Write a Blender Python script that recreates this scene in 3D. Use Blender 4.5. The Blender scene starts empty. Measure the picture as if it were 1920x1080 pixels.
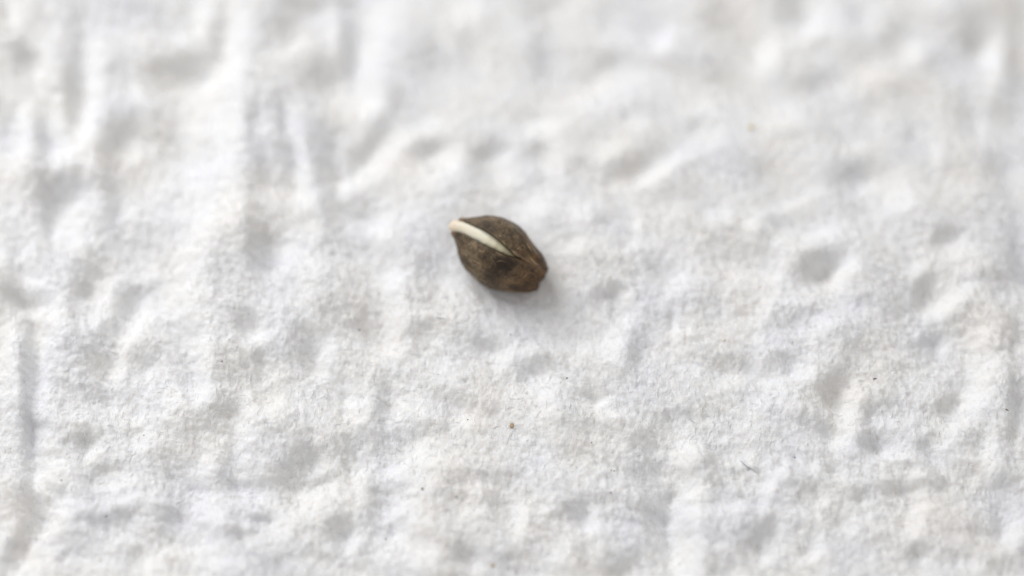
import bpy, bmesh, math, random
import numpy as np
from mathutils import Vector, Matrix, noise

# one unit = one centimetre ---------------------------------------------------
S = bpy.context.scene
C = S.collection
R = math.radians
random.seed(7)
rng = np.random.default_rng(11)

# ------------------------------------------------------------------ camera
ELEV, DIST, LENS = R(62), 11.2, 100.0
cam_d = bpy.data.cameras.new('camera'); cam = bpy.data.objects.new('camera', cam_d); C.objects.link(cam)
cam.location = (0, -DIST*math.cos(ELEV), DIST*math.sin(ELEV))
cam.rotation_euler = (R(90)-ELEV, 0, 0)
cam_d.lens = LENS; cam_d.sensor_width = 36; cam_d.clip_start = .1; cam_d.clip_end = 200
cam_d.dof.use_dof = True; cam_d.dof.focus_distance = 10.94; cam_d.dof.aperture_fstop = 0.148
S.camera = cam

# ------------------------------------------------------------------ light
w = bpy.data.worlds.new('World'); S.world = w; w.use_nodes = True
w.node_tree.nodes['Background'].inputs[0].default_value = (1, .98, .965, 1)
w.node_tree.nodes['Background'].inputs[1].default_value = .53
ld = bpy.data.lights.new('window_light', 'AREA'); lo = bpy.data.objects.new('window_light', ld); C.objects.link(lo)
ld.shape = 'RECTANGLE'; ld.size = 15; ld.size_y = 12; ld.energy = 3500; ld.color = (.985, .99, 1)
lo.location = (-11.0, 11.6, 13.2)
lo.rotation_euler = (-lo.location).to_track_quat('-Z', 'Y').to_euler()
S.view_settings.view_transform = 'Standard'; S.view_settings.look = 'None'
S.view_settings.exposure = 0; S.view_settings.gamma = 1

# ------------------------------------------------------------------ camera maths (photo pixels, 1920 wide)
CP = np.array(cam.location); FW = np.array((0, math.cos(ELEV), -math.sin(ELEV)))
RT = np.array((1.0, 0, 0)); UP = np.array((0, math.sin(ELEV), math.cos(ELEV)))
K = 36/LENS/1920
def ray(px, py): return FW + RT*((px-960)*K) + UP*(-(py-540)*K)
def ground(px, py, z=0.0):
    r = ray(px, py); return CP + r*((z-CP[2])/r[2])
def to_px(X, Y, Z=0.0):
    dx, dy, dz = X-CP[0], Y-CP[1], Z-CP[2]
    f = dy*FW[1]+dz*FW[2]; u = dy*UP[1]+dz*UP[2]
    return 960+dx/f/K, 540-u/f/K

# ------------------------------------------------------------------ materials
def mat(name):
    m = bpy.data.materials.new(name); m.use_nodes = True
    return m, m.node_tree, m.node_tree.nodes['Principled BSDF']
def nd(t, kind, **kw):
    n = t.nodes.new(kind)
    for k, v in kw.items():
        if k in n.inputs: n.inputs[k].default_value = v
        else: setattr(n, k, v)
    return n
def ramp(t, src, stops):
    r = nd(t, 'ShaderNodeValToRGB'); e = r.color_ramp.elements
    while len(e) < len(stops): e.new(.5)
    for el, (p, c) in zip(e, stops): el.position = p; el.color = (*c, 1) if len(c) == 3 else c
    t.links.new(src, r.inputs[0]); return r.outputs[0]
def mix(t, f, a, b, bt='MIX'):
    n = nd(t, 'ShaderNodeMix', data_type='RGBA', blend_type=bt)
    for i, v in ((0, f), (6, a), (7, b)):
        if hasattr(v, 'is_output'): t.links.new(v, n.inputs[i])
        else: n.inputs[i].default_value = v if i == 0 else (*v, 1)
    return n.outputs[2]
def math_n(t, op, a, b):
    n = nd(t, 'ShaderNodeMath', operation=op)
    for i, v in ((0, a), (1, b)):
        if hasattr(v, 'is_output'): t.links.new(v, n.inputs[i])
        else: n.inputs[i].default_value = v
    return n.outputs[0]
def obj_coord(t, scale=(1, 1, 1), rot=(0, 0, 0), uv=False):
    tc = nd(t, 'ShaderNodeTexCoord'); mp = nd(t, 'ShaderNodeMapping')
    mp.inputs['Scale'].default_value = scale; mp.inputs['Rotation'].default_value = rot
    t.links.new(tc.outputs['UV' if uv else 'Object'], mp.inputs[0]); return mp.outputs[0]
def noise_n(t, co, scale, detail=4, rough=.55, dist=0):
    n = nd(t, 'ShaderNodeTexNoise', Scale=scale, Detail=detail, Roughness=rough, Distortion=dist)
    t.links.new(co, n.inputs['Vector']); return n.outputs['Fac']

# paper: damp white tissue
M_paper, t, p = mat('damp_white_paper')
co = obj_coord(t)
warm = noise_n(t, co, 2.6, 3, .5)
col = ramp(t, warm, [(.34, (.882, .866, .842)), (.5, (.888, .888, .888)), (.64, (.855, .858, .888))])
blot = noise_n(t, co, 9, 4, .6)
col = mix(t, ramp(t, blot, [(.45, (0, 0, 0)), (.75, (.35, .35, .35))]), col, (.82, .81, .79))
t.links.new(col, p.inputs['Base Color'])
p.inputs['Specular IOR Level'].default_value = .4
p.inputs['Roughness'].default_value = .5
p.inputs['Subsurface Weight'].default_value = .7
p.inputs['Subsurface Radius'].default_value = (1, .93, .85); p.inputs['Subsurface Scale'].default_value = .02
f1 = noise_n(t, obj_coord(t, (190, 55, 90)), 1, 4, .65, .4)        # short upright crepe fibres
f2 = noise_n(t, obj_coord(t, (26, 120, 60)), 1, 3, .6, .3)         # fainter cross threads
f3 = noise_n(t, co, 120, 4, .7)
b = math_n(t, 'ADD', math_n(t, 'MULTIPLY', f1, 1.0), math_n(t, 'MULTIPLY', f2, .55))
b = math_n(t, 'ADD', b, math_n(t, 'MULTIPLY', f3, .35))
bn = nd(t, 'ShaderNodeBump', Strength=.55, Distance=.012); t.links.new(b, bn.inputs['Height'])
t.links.new(bn.outputs[0], p.inputs['Normal'])
sp = ramp(t, noise_n(t, obj_coord(t, (190, 70, 90)), 1, 2, .5), [(.48, (.6, .6, .6)), (.66, (.2, .2, .2))])
t.links.new(sp, p.inputs['Roughness'])

M_fuzz, t, p = mat('white_fibre')
p.inputs['Base Color'].default_value = (.88, .88, .88, 1); p.inputs['Roughness'].default_value = .32
p.inputs['Transmission Weight'].default_value = 0; p.inputs['Specular IOR Level'].default_value = .6

# seed husk
M_husk, t, p = mat('mottled_brown_husk')
co = obj_coord(t)
uvl = obj_coord(t, (1, 1, 1), uv=True)
n1 = noise_n(t, co, 16, 9, .72, .3)
n2 = noise_n(t, co, 72, 6, .7, .9)
base = ramp(t, n1, [(.35, (.030, .019, .010)), (.46, (.086, .057, .030)), (.55, (.170, .121, .069)), (.67, (.30, .222, .135))])
base = mix(t, ramp(t, n2, [(.40, (.7, .7, .7)), (.54, (0, 0, 0))]), base, (.028, .017, .009))
# veins: bent cell edges broken up by noise
wob = nd(t, 'ShaderNodeTexNoise', Scale=20, Detail=3); t.links.new(co, wob.inputs['Vector'])
wadd = nd(t, 'ShaderNodeMix', data_type='VECTOR'); wadd.inputs[0].default_value = .12
t.links.new(co, wadd.inputs[4]); t.links.new(wob.outputs['Color'], wadd.inputs[5])
vo = nd(t, 'ShaderNodeTexVoronoi', feature='DISTANCE_TO_EDGE', Scale=24); t.links.new(wadd.outputs[1], vo.inputs['Vector'])
vein = ramp(t, vo.outputs['Distance'], [(.0, (1, 1, 1)), (.07, (0, 0, 0))])
vmask = ramp(t, noise_n(t, co, 21, 3, .6), [(.50, (0, 0, 0)), (.66, (.75, .75, .75))])
vf = mix(t, 1.0, vein, vmask, 'MULTIPLY')
base = mix(t, vf, base, (.40, .27, .15))
# long streaks towards the blunt end, along the keel
st = noise_n(t, obj_coord(t, (2.0, 26, 1), uv=True), 1, 4, .6, .25)
sx = nd(t, 'ShaderNodeSeparateXYZ'); t.links.new(uvl, sx.inputs[0])
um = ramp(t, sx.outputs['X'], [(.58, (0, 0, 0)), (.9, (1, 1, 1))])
sc_ = mix(t, 1.0, ramp(t, st, [(.48, (0, 0, 0)), (.62, (.7, .7, .7))]), um, 'MULTIPLY')
base = mix(t, mix(t, .85, (0, 0, 0), um), base, mix(t, 1.0, base, (.72, .53, .36), 'MULTIPLY'))  # redder husk towards the blunt end, with its shade darkened into the colour
base = mix(t, sc_, base, (.25, .15, .07))
# the very tip of the husk is pale tan
tipm = ramp(t, sx.outputs['X'], [(.0, (.85, .85, .85)), (.075, (0, 0, 0))])
base = mix(t, tipm, base, (.36, .24, .13))
# pale ridge of the keel
km = math_n(t, 'MODULO', sx.outputs['Y'], 1.3)
km = mix(t, 1.0, ramp(t, km, [(.0, (.55, .55, .55)), (.055, (0, 0, 0))]), um, 'MULTIPLY')
base = mix(t, km, base, (.26, .165, .085))
# dark patch round the end of the split
geo = nd(t, 'ShaderNodeTexCoord'); dst = nd(t, 'ShaderNodeVectorMath', operation='DISTANCE'); DARK_PATCH = dst.inputs[1]
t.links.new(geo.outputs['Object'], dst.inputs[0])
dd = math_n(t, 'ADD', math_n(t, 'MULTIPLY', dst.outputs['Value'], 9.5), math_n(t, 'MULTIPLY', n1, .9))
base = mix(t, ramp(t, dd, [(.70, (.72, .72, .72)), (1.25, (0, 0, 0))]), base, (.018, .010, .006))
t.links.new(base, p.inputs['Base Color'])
t.links.new(ramp(t, n2, [(.3, (.36, .36, .36)), (.7, (.56, .56, .56))]), p.inputs['Roughness'])
p.inputs['Specular IOR Level'].default_value = .32
bh = math_n(t, 'ADD', math_n(t, 'MULTIPLY', n2, .7), math_n(t, 'MULTIPLY', vf, .35))
fs = noise_n(t, obj_coord(t, (6, 70, 1), uv=True), 1, 3, .6, .2)
bh = math_n(t, 'ADD', bh, math_n(t, 'MULTIPLY', fs, .35))
bn = nd(t, 'ShaderNodeBump', Strength=.85, Distance=.007); t.links.new(bh, bn.inputs['Height'])
t.links.new(bn.outputs[0], p.inputs['Normal'])

M_fleck, t, p = mat('pale_husk_fibre')
co = obj_coord(t)
t.links.new(ramp(t, noise_n(t, co, 60, 3), [(.35, (.20, .13, .07)), (.65, (.40, .285, .165))]), p.inputs['Base Color'])
p.inputs['Roughness'].default_value = .5

M_scar, t, p = mat('dark_scar')
co = obj_coord(t)
t.links.new(ramp(t, noise_n(t, co, 40, 4), [(.35, (.03, .018, .01)), (.65, (.12, .07, .038))]), p.inputs['Base Color'])
p.inputs['Roughness'].default_value = .6

# rootlet
M_root, t, p = mat('ivory_rootlet')
uvl = obj_coord(t, uv=True)
sx = nd(t, 'ShaderNodeSeparateXYZ'); t.links.new(uvl, sx.inputs[0])
c = ramp(t, sx.outputs['X'], [(0, (.74, .63, .49)), (.14, (.77, .70, .56)), (.42, (.80, .765, .63)), (.68, (.74, .68, .49)), (.84, (.50, .44, .28)), (.96, (.20, .16, .08))])
sm = noise_n(t, obj_coord(t, (3, 22, 1), uv=True), 1, 3, .5)
c = mix(t, ramp(t, sm, [(.5, (0, 0, 0)), (.8, (.25, .25, .25))]), c, (.80, .72, .52))
t.links.new(c, p.inputs['Base Color'])
p.inputs['Roughness'].default_value = .42
p.inputs['Subsurface Weight'].default_value = .5
p.inputs['Subsurface Radius'].default_value = (1, .8, .5); p.inputs['Subsurface Scale'].default_value = .02
bn = nd(t, 'ShaderNodeBump', Strength=.25, Distance=.004); t.links.new(noise_n(t, obj_coord(t), 70, 3), bn.inputs['Height'])
t.links.new(bn.outputs[0], p.inputs['Normal'])

def plain(name, a, b_, rough=.7, scale=90):
    m, t, p = mat(name)
    t.links.new(ramp(t, noise_n(t, obj_coord(t), scale, 3), [(.35, a), (.65, b_)]), p.inputs['Base Color'])
    p.inputs['Roughness'].default_value = rough
    return m
M_dark = plain('dark_dust', (.07, .07, .075), (.18, .165, .16))
M_brown = plain('brown_flake', (.36, .25, .14), (.55, .42, .27))
M_yellow = plain('yellow_crumb', (.60, .42, .12), (.75, .58, .25))
M_cream = plain('cream_crumb', (.80, .76, .64), (.88, .85, .74))
M_lint = plain('blue_grey_lint', (.11, .125, .16), (.27, .29, .33), .5)

# ------------------------------------------------------------------ paper relief
# lit and shaded spots of the crumpled sheet (photo pixels): x, y, sigma_x, sigma_y, turn, tone.
# They are integrated along the light's heading into ONE height field.
SPOTS = """
25 45 14 20 0 10;172 115 14 35 0 14;80 140 16 40 0 10;105 215 12 35 0 12;120 295 25 22 0 16;45 230 15 35 0 10;40 300 15 30 0 10;165 200 18 30 0 12;165 255 15 20 30 14;375 25 14 30 0 14;340 65 20 15 0 8;250 175 25 18 0 8;245 275 22 20 0 10;360 235 20 40 0 10;440 60 20 60 0 14;400 150 25 40 0 14;430 240 25 70 0 17;370 320 40 30 0 14;290 345 20 20 0 8;170 320 12 12 0 8
42 110 22 20 0 -20;140 60 14 60 0 -12;135 150 18 40 0 -25;138 195 14 30 10 -18;80 230 12 35 0 -16;80 290 10 25 0 -14;105 350 40 22 0 -33;55 170 20 20 0 -8;235 230 20 25 20 -16;205 275 18 35 10 -18;215 330 20 30 0 -10;335 110 45 22 -10 -22;290 130 20 25 0 -12;410 60 12 40 10 -20;350 30 8 30 -20 -10;240 20 60 25 0 -10;75 25 15 20 0 -12;215 115 20 20 0 -8;380 190 14 15 0 -12;300 240 25 20 0 -6;470 260 12 40 0 -12;8 30 8 20 0 -12
530 50 25 40 20 -20;590 5 40 12 0 -18;655 60 20 50 0 -20;600 130 28 35 0 -24;650 110 12 20 0 -12;560 160 25 30 0 -10;525 220 12 25 0 -18;605 250 35 35 0 -18;615 310 20 30 0 -18;692 262 10 38 40 -26;660 290 12 25 20 -18;737 185 14 14 0 -12;790 275 24 12 -20 -22;905 278 28 12 -25 -20;800 90 30 50 0 -8;870 80 14 30 0 -12;920 40 16 16 0 -6;800 110 25 20 0 -8;545 290 12 40 0 -12;490 330 10 30 0 -12;885 310 15 15 0 -8;540 340 20 20 0 -8
620 50 10 25 0 6;630 85 10 15 0 6;530 100 25 15 -30 4;695 110 20 60 0 8;690 195 20 18 0 10;720 30 30 40 0 6;875 25 25 18 0 8;800 240 30 14 -10 10;740 270 25 18 0 10;700 310 25 18 -20 10;560 280 8 40 -10 14;565 340 12 25 0 12;500 250 14 16 0 10;850 305 18 20 0 15;805 330 30 25 0 8;950 330 20 20 0 8;550 215 20 20 0 4;650 340 15 12 0 8
1010 100 18 30 0 -14;1120 25 25 25 0 -12;1145 100 30 14 0 -14;1240 118 35 12 20 -12;1105 130 40 10 -30 -10;1000 10 25 20 0 -12;1340 30 30 25 0 -14;1350 130 30 30 0 -12;1180 310 40 14 -20 -20;1000 275 16 12 -30 -16;990 205 20 8 0 -8;1300 230 12 10 -20 -12;1420 310 20 15 0 -12;1285 315 12 10 0 -8;1075 310 15 12 0 -10;1195 210 22 5 0 -6;1020 340 20 12 0 -8
1245 77 16 16 0 16;1130 170 60 30 -15 10;1310 200 30 20 0 6;1195 235 18 14 0 8;1015 240 30 15 -15 10;1145 280 25 18 0 10;1250 310 40 14 -25 12;1210 335 20 14 0 10;1040 310 16 30 0 8;1430 100 14 20 0 12;1330 260 25 15 0 8
1480 20 30 15 0 -14;1530 88 20 14 -20 -14;1535 150 30 14 -20 -16;1640 90 50 25 -10 -12;1690 50 25 25 0 -10;1820 75 20 18 0 -24;1830 30 40 25 0 -16;1900 130 20 40 0 -12;1800 220 30 40 0 -14;1700 245 20 30 0 -12;1750 120 30 15 -20 -10;1690 170 40 20 0 -12;1590 320 30 18 -15 -24;1620 200 20 20 0 -10;1860 300 30 25 0 -18;1880 340 20 20 0 -14;1475 255 20 8 0 -8;1760 310 40 20 0 -10;1880 200 25 20 0 -12;1600 20 15 15 0 -8;1900 60 20 40 0 -10
1525 48 16 25 20 14;1445 110 14 20 0 12;1630 50 18 20 0 6;1710 95 18 22 20 10;1640 140 30 18 -20 6;1860 115 14 25 0 14;1840 225 10 25 0 6;1470 215 30 20 0 8;1740 10 30 15 -5 6;1600 280 20 15 0 6;1755 295 8 15 0 8;1680 350 25 20 -10 10;1560 60 20 30 0 5;1895 250 20 20 0 3
85 400 14 35 0 -28;95 470 15 15 0 -10;20 550 22 20 0 -30;45 565 18 10 0 -20;50 600 12 20 -40 -20;160 505 25 30 30 -24;150 540 14 12 0 -22;205 380 14 30 0 -14;230 430 30 20 0 -10;235 560 14 30 30 -24;220 600 20 25 30 -14;200 615 20 15 0 -14;180 670 30 30 0 -24;60 640 14 30 10 -22;55 690 12 30 0 -18;270 665 20 18 0 -14;340 690 12 25 0 -12;460 600 18 20 0 -18;460 680 16 20 0 -14;470 470 10 40 0 -16;410 500 15 25 0 -8;140 580 12 18 0 -12;30 480 15 30 0 -12;270 530 35 8 -15 -12;245 690 15 20 0 -12
130 410 25 30 20 6;150 460 18 20 0 8;45 475 14 14 30 10;60 530 20 12 0 10;75 585 25 18 0 12;100 610 15 20 0 10;190 595 16 25 30 10;260 590 22 30 20 14;240 640 12 20 20 8;85 640 18 20 0 10;85 685 12 25 0 10;15 660 15 40 0 14;240 400 10 20 0 8;270 510 25 15 -20 8;380 430 30 60 20 14;340 560 30 40 0 12;370 650 20 30 0 12;380 690 12 30 0 12;330 390 30 20 0 8;280 700 20 15 0 8;440 400 20 30 0 10;220 690 10 15 0 8;470 640 14 12 0 6
490 450 14 14 0 -28;495 490 14 20 0 -18;680 380 16 14 0 -14;620 390 14 30 0 -10;680 450 16 14 0 -14;620 430 14 25 0 -8;565 640 25 35 20 -24;620 600 40 30 0 -10;680 605 18 22 0 -16;790 615 22 18 0 -18;810 490 30 25 0 -8;850 440 30 30 0 -6;900 635 40 12 0 -12;490 670 14 20 0 -18;580 670 15 20 0 -16;640 690 20 20 0 -6;720 690 10 30 0 -8;660 560 30 30 0 -6
535 480 16 25 20 12;510 370 20 15 0 8;570 380 18 14 0 10;710 440 20 20 0 12;740 520 18 22 0 14;575 510 20 30 0 10;580 590 10 30 -20 10;740 610 12 30 0 12;845 540 20 25 0 8;800 590 30 8 0 8;610 650 14 20 0 10;490 640 14 14 0 10;730 660 16 14 0 10;940 670 18 18 0 12;830 690 20 14 0 6;590 430 15 15 0 6;760 400 30 20 0 4;690 420 20 10 0 8
1145 540 22 12 -15 -26;1120 560 35 14 0 -12;1090 500 30 18 20 -8;1165 510 15 14 0 -8;1150 590 20 14 0 -8;1265 585 14 16 30 -14;1195 650 14 20 30 -24;1180 680 10 12 0 -12;1340 550 18 14 0 -10;1430 440 12 14 0 -14;1130 415 15 8 -20 -14;1165 455 10 8 0 -12;1380 585 25 14 0 -12;1310 610 15 20 0 -10;1360 675 25 14 0 -16;1330 470 15 12 0 -8;1200 490 20 14 0 -8;1230 530 30 25 0 -8;1395 680 12 12 0 -12;1210 600 25 15 0 -8;1020 675 20 10 0 -14;1000 690 25 12 0 -12
1005 390 25 25 0 12;1085 400 18 18 0 8;1080 470 16 12 0 12;1195 420 5 12 0 12;1190 460 12 8 0 10;1155 522 16 5 20 10;1178 545 5 14 -20 6;1170 600 14 12 -40 14;1270 530 16 16 20 16;1266 608 4 20 0 20;1400 510 25 16 0 10;1345 405 20 14 0 10;1410 430 14 12 0 8;1270 395 20 12 0 6;1010 650 25 10 0 10;1090 650 20 18 0 10;1140 640 18 14 0 12;1150 670 14 16 0 12;1430 580 10 14 0 10;1370 600 20 14 0 6;1420 660 12 14 0 8;1370 710 20 12 0 10;1300 690 15 10 0 6;1290 620 15 12 0 8;1010 715 20 12 0 10
1540 490 28 12 -10 -42;1525 505 20 16 0 -22;1775 437 18 12 -15 -22;1755 450 14 12 0 -12;1728 540 10 18 20 -30;1735 520 16 8 -30 -18;1745 630 20 14 0 -22;1735 650 25 14 0 -12;1680 585 25 25 0 -16;1865 525 25 20 0 -18;1895 620 20 40 0 -18;1570 712 20 12 0 -28;1585 570 40 12 0 -8;1475 670 25 14 0 -14;1470 600 20 15 0 -8;1500 500 12 14 0 -12;1800 710 15 10 0 -16;1620 640 40 15 0 -8;1900 450 20 60 0 -14;1840 390 25 25 0 -10;1590 680 40 12 -25 -10;1690 690 25 12 0 -10;1590 395 20 15 0 -8;1680 500 20 20 0 -8;1450 420 10 15 0 -10;1460 690 15 8 0 -12;1850 650 15 20 0 -12
1540 440 35 18 -5 14;1580 510 16 20 15 22;1455 520 18 25 0 12;1500 560 30 14 0 12;1775 565 28 14 -35 18;1760 580 14 10 0 8;1725 500 16 12 0 10;1690 385 30 14 -15 8;1800 470 30 14 0 5;1840 640 25 20 -40 14;1850 690 25 20 -30 14;1560 600 25 20 -20 8;1530 620 25 14 -20 8;1500 700 20 15 0 10;1770 640 8 14 0 8;1490 375 40 10 -20 8;1700 470 20 10 0 4;1640 680 20 10 0 4;1740 700 25 12 0 4;1450 710 14 14 0 10
50 760 10 60 0 -30;55 830 12 60 0 -22;45 930 30 25 0 -22;60 965 20 18 30 -32;20 1050 12 30 30 -30;40 1000 10 25 35 -20;85 932 5 12 20 -20;180 740 25 18 0 -18;145 820 25 16 0 -20;155 835 15 12 0 -16;185 875 18 8 -10 -22;75 790 14 8 0 -12;165 930 25 7 25 -14;220 965 25 12 -10 -22;180 975 16 10 0 -12;325 960 16 14 0 -28;310 980 14 20 0 -14;255 1035 20 14 0 -22;345 750 10 15 0 -14;250 805 14 6 -20 -18;395 790 30 20 0 -16;430 765 20 12 0 -14;320 860 25 20 0 -12;420 890 12 30 0 -18;445 900 18 5 0 -16;440 1005 25 8 0 -22;475 970 14 6 0 -20;360 800 12 20 0 -12;150 900 20 10 0 -12;115 1040 6 15 0 -8;430 840 8 18 0 -14;350 1000 20 8 0 -8
25 740 14 25 0 8;80 745 12 25 0 10;150 775 20 14 -15 8;80 820 12 25 0 10;85 885 22 20 0 14;78 925 7 18 -15 16;115 955 22 25 20 14;95 985 14 18 20 12;175 840 12 10 0 14;210 910 20 10 0 10;260 785 14 12 0 12;245 895 10 8 0 10;270 830 14 14 0 10;330 750 20 20 0 8;380 745 12 20 0 12;460 790 12 40 0 14;385 870 12 15 0 10;375 940 20 20 0 10;400 990 18 40 0 16;60 1060 25 15 0 12;190 1060 25 15 0 8;280 1060 20 20 0 8;220 1020 20 10 0 8;455 930 6 14 0 12;460 985 5 14 0 10;420 1060 30 15 0 8;10 1000 10 20 0 6;330 1030 40 8 -5 8;230 940 30 8 -10 10;20 880 14 20 0 4
560 860 30 14 -25 -26;530 900 25 16 0 -24;600 890 14 8 0 -18;570 830 10 12 0 -14;650 825 18 12 0 -24;665 845 10 8 0 -16;715 760 10 30 0 -20;720 820 14 10 0 -14;650 875 16 20 0 -14;635 985 25 12 -15 -22;650 1000 20 8 0 -18;730 985 10 14 30 -24;700 960 10 20 0 -14;710 910 15 12 0 -10;500 970 14 8 0 -20;510 1055 14 12 0 -16;600 1040 35 14 0 -10;860 1035 25 18 0 -26;880 1040 12 8 0 -10;900 890 40 8 0 -12;920 940 14 25 0 -16;845 940 25 20 0 -10;650 1060 10 12 0 -14;675 1030 8 15 0 -10;640 760 10 25 0 -10;760 820 20 14 0 -8;940 1050 20 15 0 -12;820 800 25 8 0 -10;860 745 25 8 0 -10;910 770 25 10 0 -12;545 930 16 8 0 -12;540 820 20 15 0 -6
510 765 14 16 0 14;670 765 14 18 0 14;600 925 28 18 0 16;560 960 40 14 0 8;670 885 14 16 0 14;740 880 14 14 0 14;785 840 20 18 0 16;830 870 25 15 0 10;875 790 14 14 0 12;750 760 10 16 0 12;740 950 14 14 0 10;760 990 25 40 0 14;660 1020 12 30 10 12;800 1050 25 18 0 14;895 920 16 14 0 8;490 935 16 12 0 12;520 1000 20 20 0 10;670 930 4 20 0 12;720 1030 12 30 0 8;890 960 25 10 0 10;780 770 15 14 0 8;650 745 6 20 0 10;790 910 25 25 0 6;540 760 18 12 0 4;570 1055 20 12 0 4
1105 735 25 6 10 -28;1240 785 16 12 0 -12;1210 830 25 12 20 -24;1215 870 25 16 0 -16;1075 955 28 14 0 -28;1095 963 8 6 0 -10;1225 950 25 14 0 -26;1255 915 8 12 30 -22;1235 990 20 40 0 -12;1170 1050 30 20 0 -18;1090 1030 10 25 0 -16;1140 1060 12 14 0 -12;970 1050 20 20 0 -12;1330 870 18 14 0 -14;1340 900 14 16 0 -12;1300 770 25 14 0 -10;1420 1000 14 20 0 -20;1400 1020 25 20 0 -10;1100 800 30 12 0 -8;1060 850 25 10 0 -14;1040 970 30 4 0 -10;960 890 12 10 0 -14;1150 800 30 12 0 -6;1130 930 30 8 0 -10;1390 930 20 10 0 -12;1310 945 20 4 0 -8;1250 1060 4 20 0 -16;1250 1000 4 30 0 -10;1160 970 50 4 0 -8
1125 756 8 7 0 22;1285 840 18 20 0 12;1285 870 14 18 0 6;1285 925 22 12 -35 14;1275 960 14 14 0 14;1283 1010 20 60 0 20;1300 1050 14 40 0 12;1020 745 16 14 0 14;1150 780 22 10 0 10;975 960 12 14 0 14;975 990 10 18 0 10;1020 960 8 8 0 8;1105 990 14 10 -30 12;1110 955 8 8 0 10;1050 1040 20 14 0 10;1190 1070 4 12 0 12;1380 950 16 10 0 12;1350 1030 8 8 0 14;1435 1050 10 10 0 12;1430 910 14 14 0 10;1395 800 14 10 0 6;1420 760 14 12 0 10;1390 860 20 10 0 8;1030 870 30 20 0 4;1030 775 20 14 0 8;970 735 20 14 0 8;1430 955 10 7 0 8;1340 960 40 10 0 4
1550 730 18 14 0 -28;1560 745 14 12 0 -16;1545 800 25 14 0 -18;1500 785 14 8 0 -14;1630 770 14 14 0 -24;1665 755 18 12 0 -16;1630 825 20 14 0 -22;1640 835 14 8 0 -14;1780 745 20 8 -30 -24;1770 760 14 10 0 -16;1730 825 25 10 -15 -24;1735 850 16 12 0 -14;1830 820 20 12 0 -14;1680 915 24 10 0 -30;1610 920 14 12 0 -20;1600 930 8 5 0 -10;1760 910 16 10 0 -20;1810 870 14 8 0 -14;1555 880 8 12 0 -22;1540 855 10 10 0 -12;1900 790 8 30 0 -26;1900 740 12 25 0 -18;1875 985 12 16 0 -20;1712 1035 18 14 0 -30;1830 990 20 14 0 -14;1510 915 25 14 0 -16;1445 980 10 25 0 -22;1570 970 14 25 0 -10;1500 1030 14 10 0 -10;1880 900 20 14 0 -16;1870 1060 20 14 0 -14;1660 1010 25 12 0 -8;1800 1040 25 8 0 -10;1690 870 20 4 0 -12;1910 1040 14 8 0 -14
1590 760 12 20 0 14;1585 790 14 18 0 8;1580 830 16 12 0 10;1670 850 25 14 0 16;1700 860 12 8 0 8;1830 745 20 25 10 16;1790 800 25 12 -35 12;1855 840 10 30 0 12;1470 740 25 14 0 6;1715 895 14 8 0 10;1725 950 12 14 0 14;1710 985 10 15 0 10;1715 1005 14 10 0 8;1900 990 16 22 0 18;1465 880 6 12 10 16;1535 1030 8 14 0 14;1520 1045 20 8 0 10;1545 940 8 8 0 10;1595 990 12 14 0 8;1520 880 20 8 35 6;1600 900 40 8 0 4;1445 920 8 20 0 10;1820 1060 20 10 0 8;1480 960 30 10 0 6
"""
STEP = .0045
X0, X1, Y0, Y1 = -4.1, 4.1, -3.2, 3.6
NX, NY = int((X1-X0)/STEP), int((Y1-Y0)/STEP)
gx = X0+STEP*np.arange(NX); gy = Y0+STEP*np.arange(NY)
GX, GY = np.meshgrid(gx, gy)
PX, PY = to_px(GX, GY)                       # photo pixel seen at every grid point
tone = np.zeros((NY, NX))
def add_spot(x, y, sx, sy, a, d):
    g = ground(x, y); m = 3.2*max(sx, sy)*.0028
    i0, i1 = int((g[0]-m-X0)/STEP), int((g[0]+m-X0)/STEP)+1
    j0, j1 = int((g[1]-m*1.2-Y0)/STEP), int((g[1]+m*1.2-Y0)/STEP)+1
    i0, j0 = max(i0, 0), max(j0, 0)
    if i1 <= i0 or j1 <= j0: return
    dx, dy = PX[j0:j1, i0:i1]-x, PY[j0:j1, i0:i1]-y
    ca, sa = math.cos(R(a)), math.sin(R(a))
    if d < -18: d = -18+(d+18)*.55
    e = ((dx*ca+dy*sa)/sx)**2+((-dx*sa+dy*ca)/sy)**2
    tone[j0:j1, i0:i1] += d*(1.75 if d > 0 else .9)*np.exp(-.5*e)
for s in SPOTS.replace('\n', ';').split(';'):
    if s.strip():
        x, y, sx, sy, a, d = map(float, s.split()); add_spot(x, y, sx, sy, a, d)
        if d <= -18: add_spot(x+1.25*sx, y+1.1*sy, sx*.6, sy*.6, a, -.3*d)     # lit far lip of a hollow
for k in range(1500):                        # the sheet goes on, crumpled alike, outside the picture
    x, y = rng.uniform(X0, X1), rng.uniform(Y0, Y1)
    px, py = to_px(x, y)
    if -25 < px < 1945 and -25 < py < 1105: continue
    sx, sy = rng.uniform(10, 26), rng.uniform(10, 32)
    add_spot(px, py, sx, sy, rng.uniform(-35, 35), rng.choice([-1, 1])*rng.uniform(6, 22))
def spec(lo, hi, ax=1, ay=1, seed=0):
    """band-limited random relief, wavelengths in photo pixels (about .0021 cm each)"""
    n = np.random.default_rng(seed).standard_normal((NY, NX))
    fx = np.fft.fftfreq(NX, STEP)[None, :]*ax; fy = np.fft.fftfreq(NY, STEP)[:, None]*ay
    f = np.hypot(fx, fy)*.0021
    g = np.exp(-(f*lo)**2)*(1-np.exp(-(f*hi)**2))
    r = np.real(np.fft.ifft2(np.fft.fft2(n)*g)); return r/r.std()
calm = 1-.5/(1+np.exp((PY-430)/50))/(1+np.exp((620-PX)/60))   # the sheet lies smoother at the upper right
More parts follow.
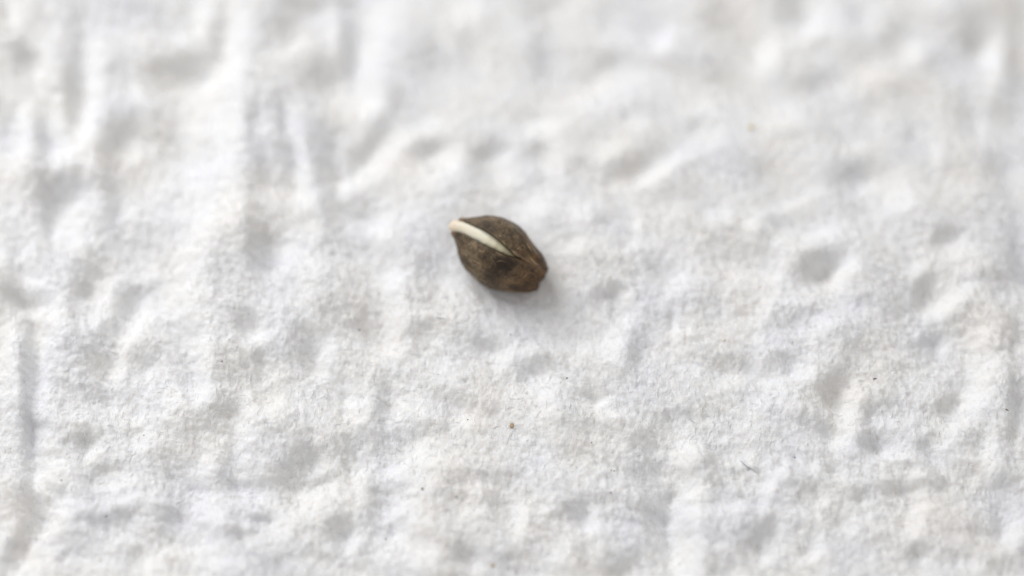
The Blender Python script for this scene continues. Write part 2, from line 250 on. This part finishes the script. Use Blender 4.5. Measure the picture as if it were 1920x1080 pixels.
tone += calm*(3.4*spec(20, 52, .8, 1.15, 1)+4.2*spec(9, 22, .75, 1.3, 2)+2.0*spec(5, 12, .7, 1.4, 6))
kx = 2*np.pi*np.fft.fftfreq(NX, STEP)[None, :]; ky = 2*np.pi*np.fft.fftfreq(NY, STEP)[:, None]
La = np.array((-.70, .71)); La /= np.linalg.norm(La)       # heading towards the window
kl = kx*La[0]+ky*La[1]; k2 = kx**2+ky**2
eps = (2*np.pi/1.3)**2+.06*k2
H = np.real(np.fft.ifft2(np.fft.fft2(tone)*(1j*kl)/(kl**2+eps)))
RELIEF = .0440
H *= RELIEF
H += .0006*spec(5, 11, .55, 1.9, 3)+.0002*spec(4.6, 9, 1.8, .5, 4)+.0001*spec(4.5, 8, 1, 1, 5)
def h_at(x, y):
    i, j = (x-X0)/STEP, (y-Y0)/STEP
    i, j = min(max(i, 0), NX-1.01), min(max(j, 0), NY-1.01)
    a, b_ = int(i), int(j); fu, fv = i-a, j-b_
    return float((H[b_, a]*(1-fu)+H[b_, a+1]*fu)*(1-fv)+(H[b_+1, a]*(1-fu)+H[b_+1, a+1]*fu)*fv)

# ------------------------------------------------------------------ helpers for objects
def mesh_obj(name, verts, faces, m, parent=None, uvs=None, smooth=True):
    me = bpy.data.meshes.new(name); me.from_pydata([tuple(v) for v in verts], [], faces); me.update()
    if uvs is not None:
        ul = me.uv_layers.new(name='UVMap')
        vi = np.empty(len(me.loops), dtype=np.int32); me.loops.foreach_get('vertex_index', vi)
        ul.data.foreach_set('uv', np.asarray(uvs, dtype=np.float32)[vi].ravel())
    if smooth: me.polygons.foreach_set('use_smooth', [True]*len(me.polygons))
    me.materials.append(m)
    o = bpy.data.objects.new(name, me); C.objects.link(o)
    if parent: o.parent = parent
    return o
def grid_faces(nr, nc, flip=False):
    f = []
    for r in range(nr-1):
        for c in range(nc-1):
            q = (r*nc+c, r*nc+c+1, (r+1)*nc+c+1, (r+1)*nc+c); f.append(q[::-1] if flip else q)
    return f
def tag(o, label, cat, group=None, kind=None):
    o['label'] = label; o['category'] = cat
    if group: o['group'] = group
    return o

# ------------------------------------------------------------------ seed (local units: u along, v across the seam, w out of the seam)
TU = DIST*.982*K/5.683                      # size of one trace unit
def tab(s):
    a = np.array([[float(q) for q in p_.split(':')] for p_ in s.split()])
    def f(u):
        return np.interp(u, a[:, 0], a[:, 1])
    us = np.linspace(a[0, 0], a[-1, 0], 260); ys = f(us)
    kk = np.hanning(15); kk /= kk.sum()
    ys = np.convolve(np.pad(ys, 7, mode='edge'), kk, 'valid')
    return lambda u: np.interp(u, us, ys)
aU = tab('-10:98 8:114 40:130 78:151 150:203 212:256 298:307 397:336 504:352 600:344 699:316 780:276 870:242 957:211 1022:179 1069:139 1090:113')
aL = tab('-10:90 5:104 16:112 74:148 113:183 171:253 247:313 330:357 426:383 530:401 638:407 737:378 846:327 956:277 1045:230 1075:191 1090:169')
gU = tab('-10:-66 40:-80 75:-90 180:-107 295:-122 417:-117 544:-100 648:-76 744:-50 820:-52 870:-54 900:-55 1000:-62 1090:-45')
gL = tab('-10:66 92:41 201:36 313:34 447:29 570:20 661:10 720:-6 770:-28 820:-40 870:-50 900:-54 1000:-61 1090:-44')
bb = tab('-10:112 50:158 100:194 200:252 300:306 450:360 600:374 750:346 900:284 1000:225 1090:140')
NT = 72
def nz(v, s, sd=0): return noise.noise(Vector((v[0]*s+sd, v[1]*s-sd, v[2]*s+2*sd)))
def valve_point(side, u, th):
    """side -1: upper valve, +1: lower valve; th 0 = open seam, pi = closed seam below"""
    e = float(gU(u) if side < 0 else gL(u)) if th < math.pi/2 else 12.0
    a = float(-aU(u) if side < 0 else aL(u))
    b_ = float(bb(u)); s_ = math.sin(th)
    v = e+(a-e)*s_**1.04
    lip = math.exp(-(th/.13)**2)
    keel = min(max((u-700)/250, 0), 1)
    proud = (.075 if side < 0 else .015)*lip+.11*keel*math.exp(-(th/.17)**2)
    proud -= .065*keel*math.exp(-((th-.42)/.17)**2)      # groove beside the keel
    if side < 0: proud += .03*keel*math.exp(-((th-.8)/.14)**2)-.025*keel*math.exp(-((th-1.05)/.12)**2)
    w_ = b_*(math.cos(th)+proud)
    v *= 1+(.014*keel*math.sin(th*15))
    end = min(max((u-1000)/85, 0), 1)**2           # uneven blunt end: knob under the keel, notch, lower corner
    u = u+end*(14*math.exp(-((v-150)/45)**2)-11*math.exp(-((v-88)/30)**2)+5*math.exp(-((v+105)/50)**2)+7*math.exp(-((v+5)/45)**2))
    return np.array((u, v, w_))
def bumpy(q, side, u):
    n_ = nz(q/100, 1.1, 3+side)*7+nz(q/100, 3.2, 9+side)*3.4+nz(q/100, 8, 1)*1.6
    d = np.array((0, q[1]/300, q[2]/300)); d /= max(np.linalg.norm(d), .3)
    return q+d*n_*min(1, max(0, (u-10)/150))
def make_valve(side):
    us = np.concatenate([np.linspace(0, 90, 22), np.linspace(98, 1000, 92), np.linspace(1008, 1085, 16)])
    vs, uv = [], []
    for u in us:
        for k in range(NT+1):
            th = math.pi*(k/NT)**1.15
            # ragged free edge
            uu = u
            q = valve_point(side, uu, th)
            q += np.array((0, 1.0, 0))*nz((u*.02, th, 0), 2.2, side)*6*math.exp(-(th/.2)**2)
            q = bumpy(q, side, u)
            if u < 30: q[0] += nz((th*2, side, 0), 1.3, 5)*14-6*math.sin(th)
            vs.append(q*TU); uv.append(((u+10)/1100, th/math.pi+(.0 if side < 0 else 1.3)))
    # rounding over into the blunt end
    for f_, du in ((.955, 7), (.88, 11), (.78, 10)):
        for k in range(NT+1):
            th = math.pi*(k/NT)**1.15
            q = valve_point(side, 1085, th); c_ = np.array((1085, 24, 0))
            q = c_+(q-c_)*np.array((1, f_, f_)); q[0] += du+nz((th, side, f_), 2.5, 2)*5
            vs.append(q*TU); uv.append(((1085+du)/1100, th/math.pi+(.0 if side < 0 else 1.3)))
    return vs, grid_faces(len(us)+3, NT+1, side < 0), uv
parts = []
seed = bpy.data.objects.new('hemp_seed', None); C.objects.link(seed); seed.empty_display_size = .1
tag(seed, 'mottled brown seed split open along its seam, ivory rootlet showing, on white paper', 'seed')
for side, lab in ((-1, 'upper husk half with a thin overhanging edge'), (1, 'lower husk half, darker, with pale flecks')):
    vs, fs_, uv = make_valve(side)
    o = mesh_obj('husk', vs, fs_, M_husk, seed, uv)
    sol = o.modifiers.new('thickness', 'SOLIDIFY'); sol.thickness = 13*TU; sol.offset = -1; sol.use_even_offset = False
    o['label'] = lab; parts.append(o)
# blunt end scar
vs, fs_ = [], []
NR = 48
for f_, du in ((.80, 8), (.70, 4), (.55, -6), (.35, -12), (.12, -13)):
    for k in range(NR):
        ph = 2*math.pi*k/NR
        th = ph if ph <= math.pi else 2*math.pi-ph
        q = valve_point(-1 if ph <= math.pi else 1, 1085, th); c_ = np.array((1085, 24, 0))
        q = c_+(q-c_)*np.array((1, f_, f_)); q[0] += du+nz(q/60, 1.5, 4)*7
        vs.append(q*TU)
for r_ in range(4):
    for k in range(NR):
        fs_.append((r_*NR+k, (r_+1)*NR+k, (r_+1)*NR+(k+1) % NR, r_*NR+(k+1) % NR))
fs_.append(tuple(4*NR+k for k in reversed(range(NR))))
parts.append(mesh_obj('scar', vs, fs_, M_scar, seed))
# rootlet
vs, fs_, uv = [], [], []
rows = np.concatenate([-58+62*(1-np.cos(np.linspace(0, math.pi/2, 14))), np.linspace(10, 850, 80)])
NP = 40
for u in rows:
    uc = max(u, -8.0)
    c_ = float(gU(uc)+gL(uc))/2
    hw = float(gL(uc)-gU(uc))/2+6
    bl = min(1, max(0, (u-20)/130)); c_ = c_*bl+float(np.interp(u, [-60, 0, 60, 150], [12, 6, -14, -36]))*(1-bl); hw = hw*bl+66*(1-bl)
    top = float(np.interp(u, [-60, 0, 100, 200, 300, 400, 500, 600, 700, 780, 850], [150, 166, 206, 250, 292, 326, 344, 340, 318, 285, 245]))
    dep = np.interp(u, [-60, 0, 200, 500, 850], [75, 95, 150, 200, 160])
    if u < 14:
        t_ = max(0, 1-((14-u)/72.05)**2.8)**(1/2.3) if u > -58 else 0.0; hw = hw*t_; mid = top-dep*.5; top = mid+dep*.5*t_
        dep *= t_
    for k in range(NP):
        ph = 2*math.pi*k/NP
        sv, cv = math.sin(ph), math.cos(ph)
        v = c_+hw*math.copysign(abs(cv)**.8, cv)
        w_ = top-dep*.5+dep*.5*math.copysign(abs(sv)**.9, sv)
        q = np.array((u, v, w_)); q[1:] += nz(q/100, 1.6, 6)*2.5
        vs.append(q*TU); uv.append(((u+58)/908, k/NP))
nr = len(rows)
for r_ in range(nr-1):
    for k in range(NP):
        fs_.append((r_*NP+k, (r_+1)*NP+k, (r_+1)*NP+(k+1) % NP, r_*NP+(k+1) % NP))
fs_.append(tuple(range(NP))); fs_.append(tuple((nr-1)*NP+k for k in reversed(range(NP))))
parts.append(mesh_obj('rootlet', vs, fs_, M_root, seed, uv))
# pale fibres stuck on the husk: traced (u, v) lines on the open side
def zuv(x, y):
    x, y = x-190, y-245; return x*.863+y*.506, -x*.506+y*.863
def on_husk(u, v, up=3.0):
    side = -1 if v < (gU(u)+gL(u))/2 else 1
    e = float(gU(u) if side < 0 else gL(u)); a = float(-aU(u) if side < 0 else aL(u))
    s_ = min(max((v-e)/(a-e), .0), .98)**(1/1.04)
    q = bumpy(valve_point(side, u, math.asin(s_)), side, u); r_ = math.hypot(q[1], q[2]); q[1:] *= 1+up/r_
    return q
FLECKS = [([(735, 805), (760, 826), (800, 826), (850, 808), (885, 800)], 8),
          ([(870, 520), (895, 505), (915, 480)], 12), ([(905, 545), (912, 520), (925, 490)], 9),
          ([(385, 620), (430, 645), (470, 670), (490, 700), (475, 740)], 7),
          ([(460, 820), (500, 838), (520, 850)], 7), ([(470, 535), (510, 545), (540, 520)], 11),
          ([(260, 520), (285, 560), (290, 590)], 6), ([(920, 830), (960, 790), (1000, 750)], 10),
          ([(680, 365), (705, 385)], 12), ([(985, 560), (1030, 620), (1075, 668), (1108, 690)], 15),
          ([(930, 390), (990, 470), (1040, 560), (1072, 635)], 7), ([(985, 425), (1050, 520), (1110, 615)], 8), ([(900, 330), (940, 375), (975, 420)], 5), ([(640, 660), (700, 640), (760, 655)], 5), ([(330, 680), (380, 730), (420, 760)], 5)]
for pts, wd in FLECKS:
    pp = [zuv(*q) for q in pts]
    line = []
    for i in range(len(pp)-1):
        for k in range(5): line.append(tuple(np.array(pp[i])*(1-k/5)+np.array(pp[i+1])*k/5))
    line.append(pp[-1]); n_ = len(line); vs = []
    for i, (u, v) in enumerate(line):
        a_, b2 = line[max(i-1, 0)], line[min(i+1, n_-1)]
        d = np.array((b2[0]-a_[0], b2[1]-a_[1])); d /= np.linalg.norm(d)+1e-6
        hw = wd*.58*math.sin(math.pi*(i+.6)/(n_+.2))*(.75+.6*nz((u/40, v/40, 0), 2))
        for s_, up in ((-1, .3), (0, 6.0), (1, .3)):
            vs.append(on_husk(u-d[1]*hw*s_, v+d[0]*hw*s_, up)*TU)
    parts.append(mesh_obj('husk_fibre', vs, grid_faces(n_, 3), M_fleck, seed))

# pose: seam towards the lens, long axis a little flatter on the paper than the sight line asks
ang = R(30.4)
u_ax = RT*math.cos(ang)-UP*math.sin(ang)
v_ax = -RT*math.sin(ang)-UP*math.cos(ang)
w_ax = -FW
tilt = R(5)
u_ax, w_ax = u_ax*math.cos(tilt)-w_ax*math.sin(tilt)*-1, w_ax*math.cos(tilt)-u_ax*math.sin(tilt)
ax = np.stack([u_ax, v_ax, w_ax], 1)
allv = np.array([v.co for o in parts for v in o.data.vertices]) @ ax.T
cen = np.array((539*TU, 0, 0)) @ ax.T
zmin = (allv-cen)[:, 2].min()
zc = -zmin-.045                                    # centre height: pressed slightly into the damp sheet
r = ray(935.3, 471.0); P = CP+r*((zc-CP[2])/r[2])
org = P-cen
for o in parts:                                    # shapes are stored in the seed's own upright frame
    o.data.transform(Matrix([list(ax[i])+[float(org[i]-(P[0], P[1], 0)[i])] for i in range(3)]+[[0, 0, 0, 1]]))
    o.data.update()
seed.location = (P[0], P[1], 0)
DARK_PATCH.default_value = tuple(on_husk(700, 75)*TU @ ax.T+org-np.array((P[0], P[1], 0)))
for o in parts[:2]: o.data.polygons.foreach_set('use_smooth', [True]*len(o.data.polygons))
# the damp sheet cradles the seed
sv = np.concatenate([np.array([v.co for v in o.data.vertices]) for o in parts[:2]])+np.array((P[0], P[1], 0))
du_ = u_ax[:2]/np.linalg.norm(u_ax[:2])
A_ = (GX-P[0])*du_[0]+(GY-P[1])*du_[1]; B_ = -(GX-P[0])*du_[1]+(GY-P[1])*du_[0]
bed = -.012-A_*(-u_ax[2]/math.hypot(u_ax[0], u_ax[1]))*.55
wt = np.exp(-((A_/.21)**2+(B_/.15)**2)**1.2)
H[:] = H*(1-wt)+bed*wt

# ------------------------------------------------------------------ paper sheet mesh
def axis_idx(n, lo, hi):
    idx = list(range(lo, hi)); s_, i = 2.0, float(hi)
    while i < n-1: idx.append(int(i)); i += s_; s_ = min(s_*1.25, 8)
    idx.append(n-1)
    s_, i, left = 2.0, lo-2.0, []
    while i > 0: left.append(int(i)); i -= s_; s_ = min(s_*1.25, 8)
    left.append(0)
    return np.array(sorted(set(left+idx)))
ya, yb = ground(960, 1095)[1], ground(960, -12)[1]
ix = axis_idx(NX, int((-2.22-X0)/STEP), int((2.22-X0)/STEP))
iy = axis_idx(NY, int((ya-Y0)/STEP), int((yb-Y0)/STEP))
nx, ny = len(ix), len(iy)
V = np.stack([GX[np.ix_(iy, ix)], GY[np.ix_(iy, ix)], H[np.ix_(iy, ix)]], -1).reshape(-1, 3).astype(np.float32)
me = bpy.data.meshes.new('paper_sheet')
me.vertices.add(nx*ny); me.vertices.foreach_set('co', V.ravel())
q = (np.arange(ny-1)[:, None]*nx+np.arange(nx-1)[None, :]).ravel()
F = np.stack([q, q+1, q+nx+1, q+nx], 1).astype(np.int32)
me.loops.add(F.size); me.loops.foreach_set('vertex_index', F.ravel())
me.polygons.add(len(F)); me.polygons.foreach_set('loop_start', np.arange(0, F.size, 4, dtype=np.int32))
me.update(calc_edges=True)
me.polygons.foreach_set('use_smooth', np.ones(len(F), dtype=bool))
me.materials.append(M_paper)
paper = bpy.data.objects.new('paper_sheet', me); C.objects.link(paper); paper['kind'] = 'structure'

# loose surface fibres of the tissue: short strands half pressed into the sheet
NF = 24000
fx_, fy_ = rng.uniform(-2.5, 2.5, NF), rng.uniform(-2.1, 2.3, NF)
kind = rng.random(NF)
fa = np.where(kind < .62, math.pi/2+rng.normal(0, .22, NF), np.where(kind < .75, rng.normal(0, .2, NF), rng.uniform(0, math.pi, NF)))
fl = rng.gamma(4, .0085, NF).clip(.012, .085); fr = rng.uniform(.0006, .0014, NF); fb = rng.normal(0, .9, NF)
NS = 5
tt = np.linspace(-.5, .5, NS)[None, :]
ha = fa[:, None]+fb[:, None]*tt
cx = fx_[:, None]+fl[:, None]*tt*np.cos(ha); cy = fy_[:, None]+fl[:, None]*tt*np.sin(ha)
jj = ((cy-Y0)/STEP).astype(int).clip(0, NY-1); ii = ((cx-X0)/STEP).astype(int).clip(0, NX-1)
cz = H[jj, ii]+fr[:, None]*(.35+rng.uniform(0, 1.3, (NF, 1))*(1-(2*tt)**2))
rad = fr[:, None]*(1-.75*(2*tt)**4)
keepf = ((cx[:, 2]-P[0])/.24)**2+((cy[:, 2]-P[1])/.2)**2 > 1
cx, cy, cz, rad, ha = cx[keepf], cy[keepf], cz[keepf], rad[keepf], ha[keepf]
nf = len(cx); fv = np.empty((nf, NS, 3, 3), dtype=np.float32)
for k in range(3):
    a_ = 2*math.pi*k/3+.5
    fv[:, :, k, 0] = cx-np.sin(ha)*rad*math.cos(a_); fv[:, :, k, 1] = cy+np.cos(ha)*rad*math.cos(a_); fv[:, :, k, 2] = cz+rad*math.sin(a_)
b0 = (np.arange(nf)*NS*3)[:, None, None]+(np.arange(NS-1)*3)[None, :, None]
k0 = np.arange(3)[None, None, :]; k1 = (k0+1) % 3
FF = np.stack([b0+k0, b0+k1, b0+3+k1, b0+3+k0], -1).reshape(-1, 4).astype(np.int32)
me = bpy.data.meshes.new('loose_fibres')
me.vertices.add(nf*NS*3); me.vertices.foreach_set('co', fv.ravel())
me.loops.add(FF.size); me.loops.foreach_set('vertex_index', FF.ravel())
me.polygons.add(len(FF)); me.polygons.foreach_set('loop_start', np.arange(0, FF.size, 4, dtype=np.int32))
me.update(calc_edges=True); me.polygons.foreach_set('use_smooth', np.ones(len(FF), dtype=bool))
me.materials.append(M_fuzz)
fz = bpy.data.objects.new('loose_fibres', me); C.objects.link(fz); fz.parent = paper; fz['kind'] = 'stuff'

# ------------------------------------------------------------------ dust and lint on the paper
def on_paper(px, py):
    z = 0.0
    for _ in range(6):
        g = ground(px, py, z); z = h_at(g[0], g[1])
    return np.array((g[0], g[1], z))
PXS = DIST*K
def crumb(name, px, py, rx, ry, turn, m, label, cat='speck', group='dark dust specks on the paper', thick=.5):
    c_ = on_paper(px, py)
    bm = bmesh.new(); bmesh.ops.create_icosphere(bm, subdivisions=2, radius=1)
    for v in bm.verts:
        n_ = 1+.35*noise.noise(v.co*1.7+Vector((px*.11, py*.07, 0)))
        v.co = Vector((v.co.x*rx*n_, v.co.y*ry*n_, v.co.z*min(rx, ry)*thick*n_))*PXS
    bm.transform(Matrix.Rotation(R(-turn), 4, 'Z'))
    me = bpy.data.meshes.new(name); bm.to_mesh(me); bm.free()
    me.polygons.foreach_set('use_smooth', [True]*len(me.polygons)); me.materials.append(m)
    o = bpy.data.objects.new(name, me); C.objects.link(o)
    o.location = (c_[0], c_[1], c_[2]+min(rx, ry)*thick*PXS*.4)
    return tag(o, label, cat, group)
def fibre(name, pts, rad, m, label):
    P3 = [Vector(on_paper(*p_)) for p_ in pts]
    L = []
    for i in range(len(P3)-1):
        p0, p1, p2, p3 = P3[max(i-1, 0)], P3[i], P3[i+1], P3[min(i+2, len(P3)-1)]
        for k in range(6):
            s_ = k/6
            L.append(.5*((2*p1)+(p2-p0)*s_+(2*p0-5*p1+4*p2-p3)*s_**2+(3*p1-p0-3*p2+p3)*s_**3))
    L.append(P3[-1]); o0 = P3[0].copy(); vs, fs_ = [], []
    n_ = len(L)
    for i, p_ in enumerate(L):
        z = h_at(p_.x, p_.y)+rad*1.1
        d = (L[min(i+1, n_-1)]-L[max(i-1, 0)]); d.z = 0; d.normalize()
        s_ = Vector((-d.y, d.x, 0)); rr = rad*(.45+.55*math.sin(math.pi*min(1, .12+i/n_)))
        for k in range(6):
            a_ = math.pi*k/3
            vs.append(Vector((p_.x, p_.y, z))-o0+s_*math.cos(a_)*rr+Vector((0, 0, 1))*math.sin(a_)*rr)
    for i in range(n_-1):
        for k in range(6): fs_.append((i*6+k, i*6+(k+1) % 6, (i+1)*6+(k+1) % 6, (i+1)*6+k))
    fs_ += [tuple(range(5, -1, -1)), tuple((n_-1)*6+k for k in range(6))]
    o = mesh_obj(name, vs, fs_, m); o.location = o0
    return tag(o, label, 'lint', 'loose lint on the paper')
fibre('lint_fibre', [(1387.9, 864.3), (1398.9, 874), (1408, 879.2), (1415, 884), (1422.2, 889.5)], .0013, M_lint,
      'long curved blue grey lint fibre on the paper in the lower right')
fibre('lint_fibre', [(818.9, 595.9), (824, 596.9), (830, 597.2), (835.5, 598.3)], .0013, M_lint,
      'short straight grey lint fibre on the paper just below and left of the seed')
crumb('brown_flake', 960, 797, 4.2, 6.5, 15, M_brown, 'small tan brown flake lying on the paper straight below the seed', 'flake', None, .3)
crumb('yellow_crumb', 1408, 238, 4.5, 4, 0, M_yellow, 'blurred yellowish crumb on the paper above and right of the seed', 'crumb', None, .5)
crumb('cream_crumb', 1357, 637, 3.2, 3.5, 0, M_cream, 'tiny round cream crumb on the paper right of the seed', 'crumb', None, .6)
crumb('brown_crumb', 924, 1061, 3.6, 3, 0, M_brown, 'faint brown crumb close to the bottom edge below the seed', 'crumb', None, .4)
for px, py, rx, ry, tn, lab in (
    (792, 917, 2.0, 3.4, 10, 'largest upright black speck on the bright paper below and left of the seed'),
    (1063, 709, 2.0, 1.7, 0, 'dark speck on the paper below and right of the seed above the crease'),
    (1640, 710.5, 3.8, 1.6, -10, 'flat sideways dark speck beside a dimple at the right'),
    (416, 677.5, 1.6, 1.5, 0, 'lone tiny dark speck on the paper far left of the seed'),
    (723, 1011, 1.7, 1.6, 0, 'round dark speck low on the paper near the bottom left of centre'),
    (877, 787, 1.3, 1.2, 0, 'tiny dark speck left of the tan flake'),
    (1146, 882, 1.3, 1.3, 0, 'left one of two tiny dark specks side by side'),
    (1151.5, 883, 1.5, 1.4, 0, 'right one of two tiny dark specks side by side'),
    (1145, 924, 1.4, 1.3, 0, 'tiny dark speck under the pair of specks'),
    (1109, 830, 1.3, 1.2, 0, 'tiny dark speck above the pair of specks'),
    (199, 968, 2.0, 1.6, 0, 'dark speck in a shaded hollow at the lower left'),
    (115, 901, 1.9, 1.5, -20, 'dark speck by the crease at the far left'),
    (270, 816, 1.3, 1.2, 0, 'faint speck on a lit bump at the left'),
    (856, 932, 1.3, 1.3, 0, 'tiny speck beside the round dimple below the seed'),
    (958, 627, 1.6, 1.4, 0, 'small speck in the shadow just under the seed'),
    (817, 397, 1.6, 1.5, 0, 'small speck on the paper just left of the rootlet tip'),
    (674, 619, 1.9, 1.6, 0, 'speck at the bottom of a dimple left of the seed'),
    (1887, 768, 4.5, 1.2, 30, 'thin slanting speck near the right edge'),
    (1490, 858, 1.8, 1.2, 30, 'small slanting speck right of the long lint fibre')):
    crumb('dust_speck', px, py, rx, ry, tn, M_dark, lab)
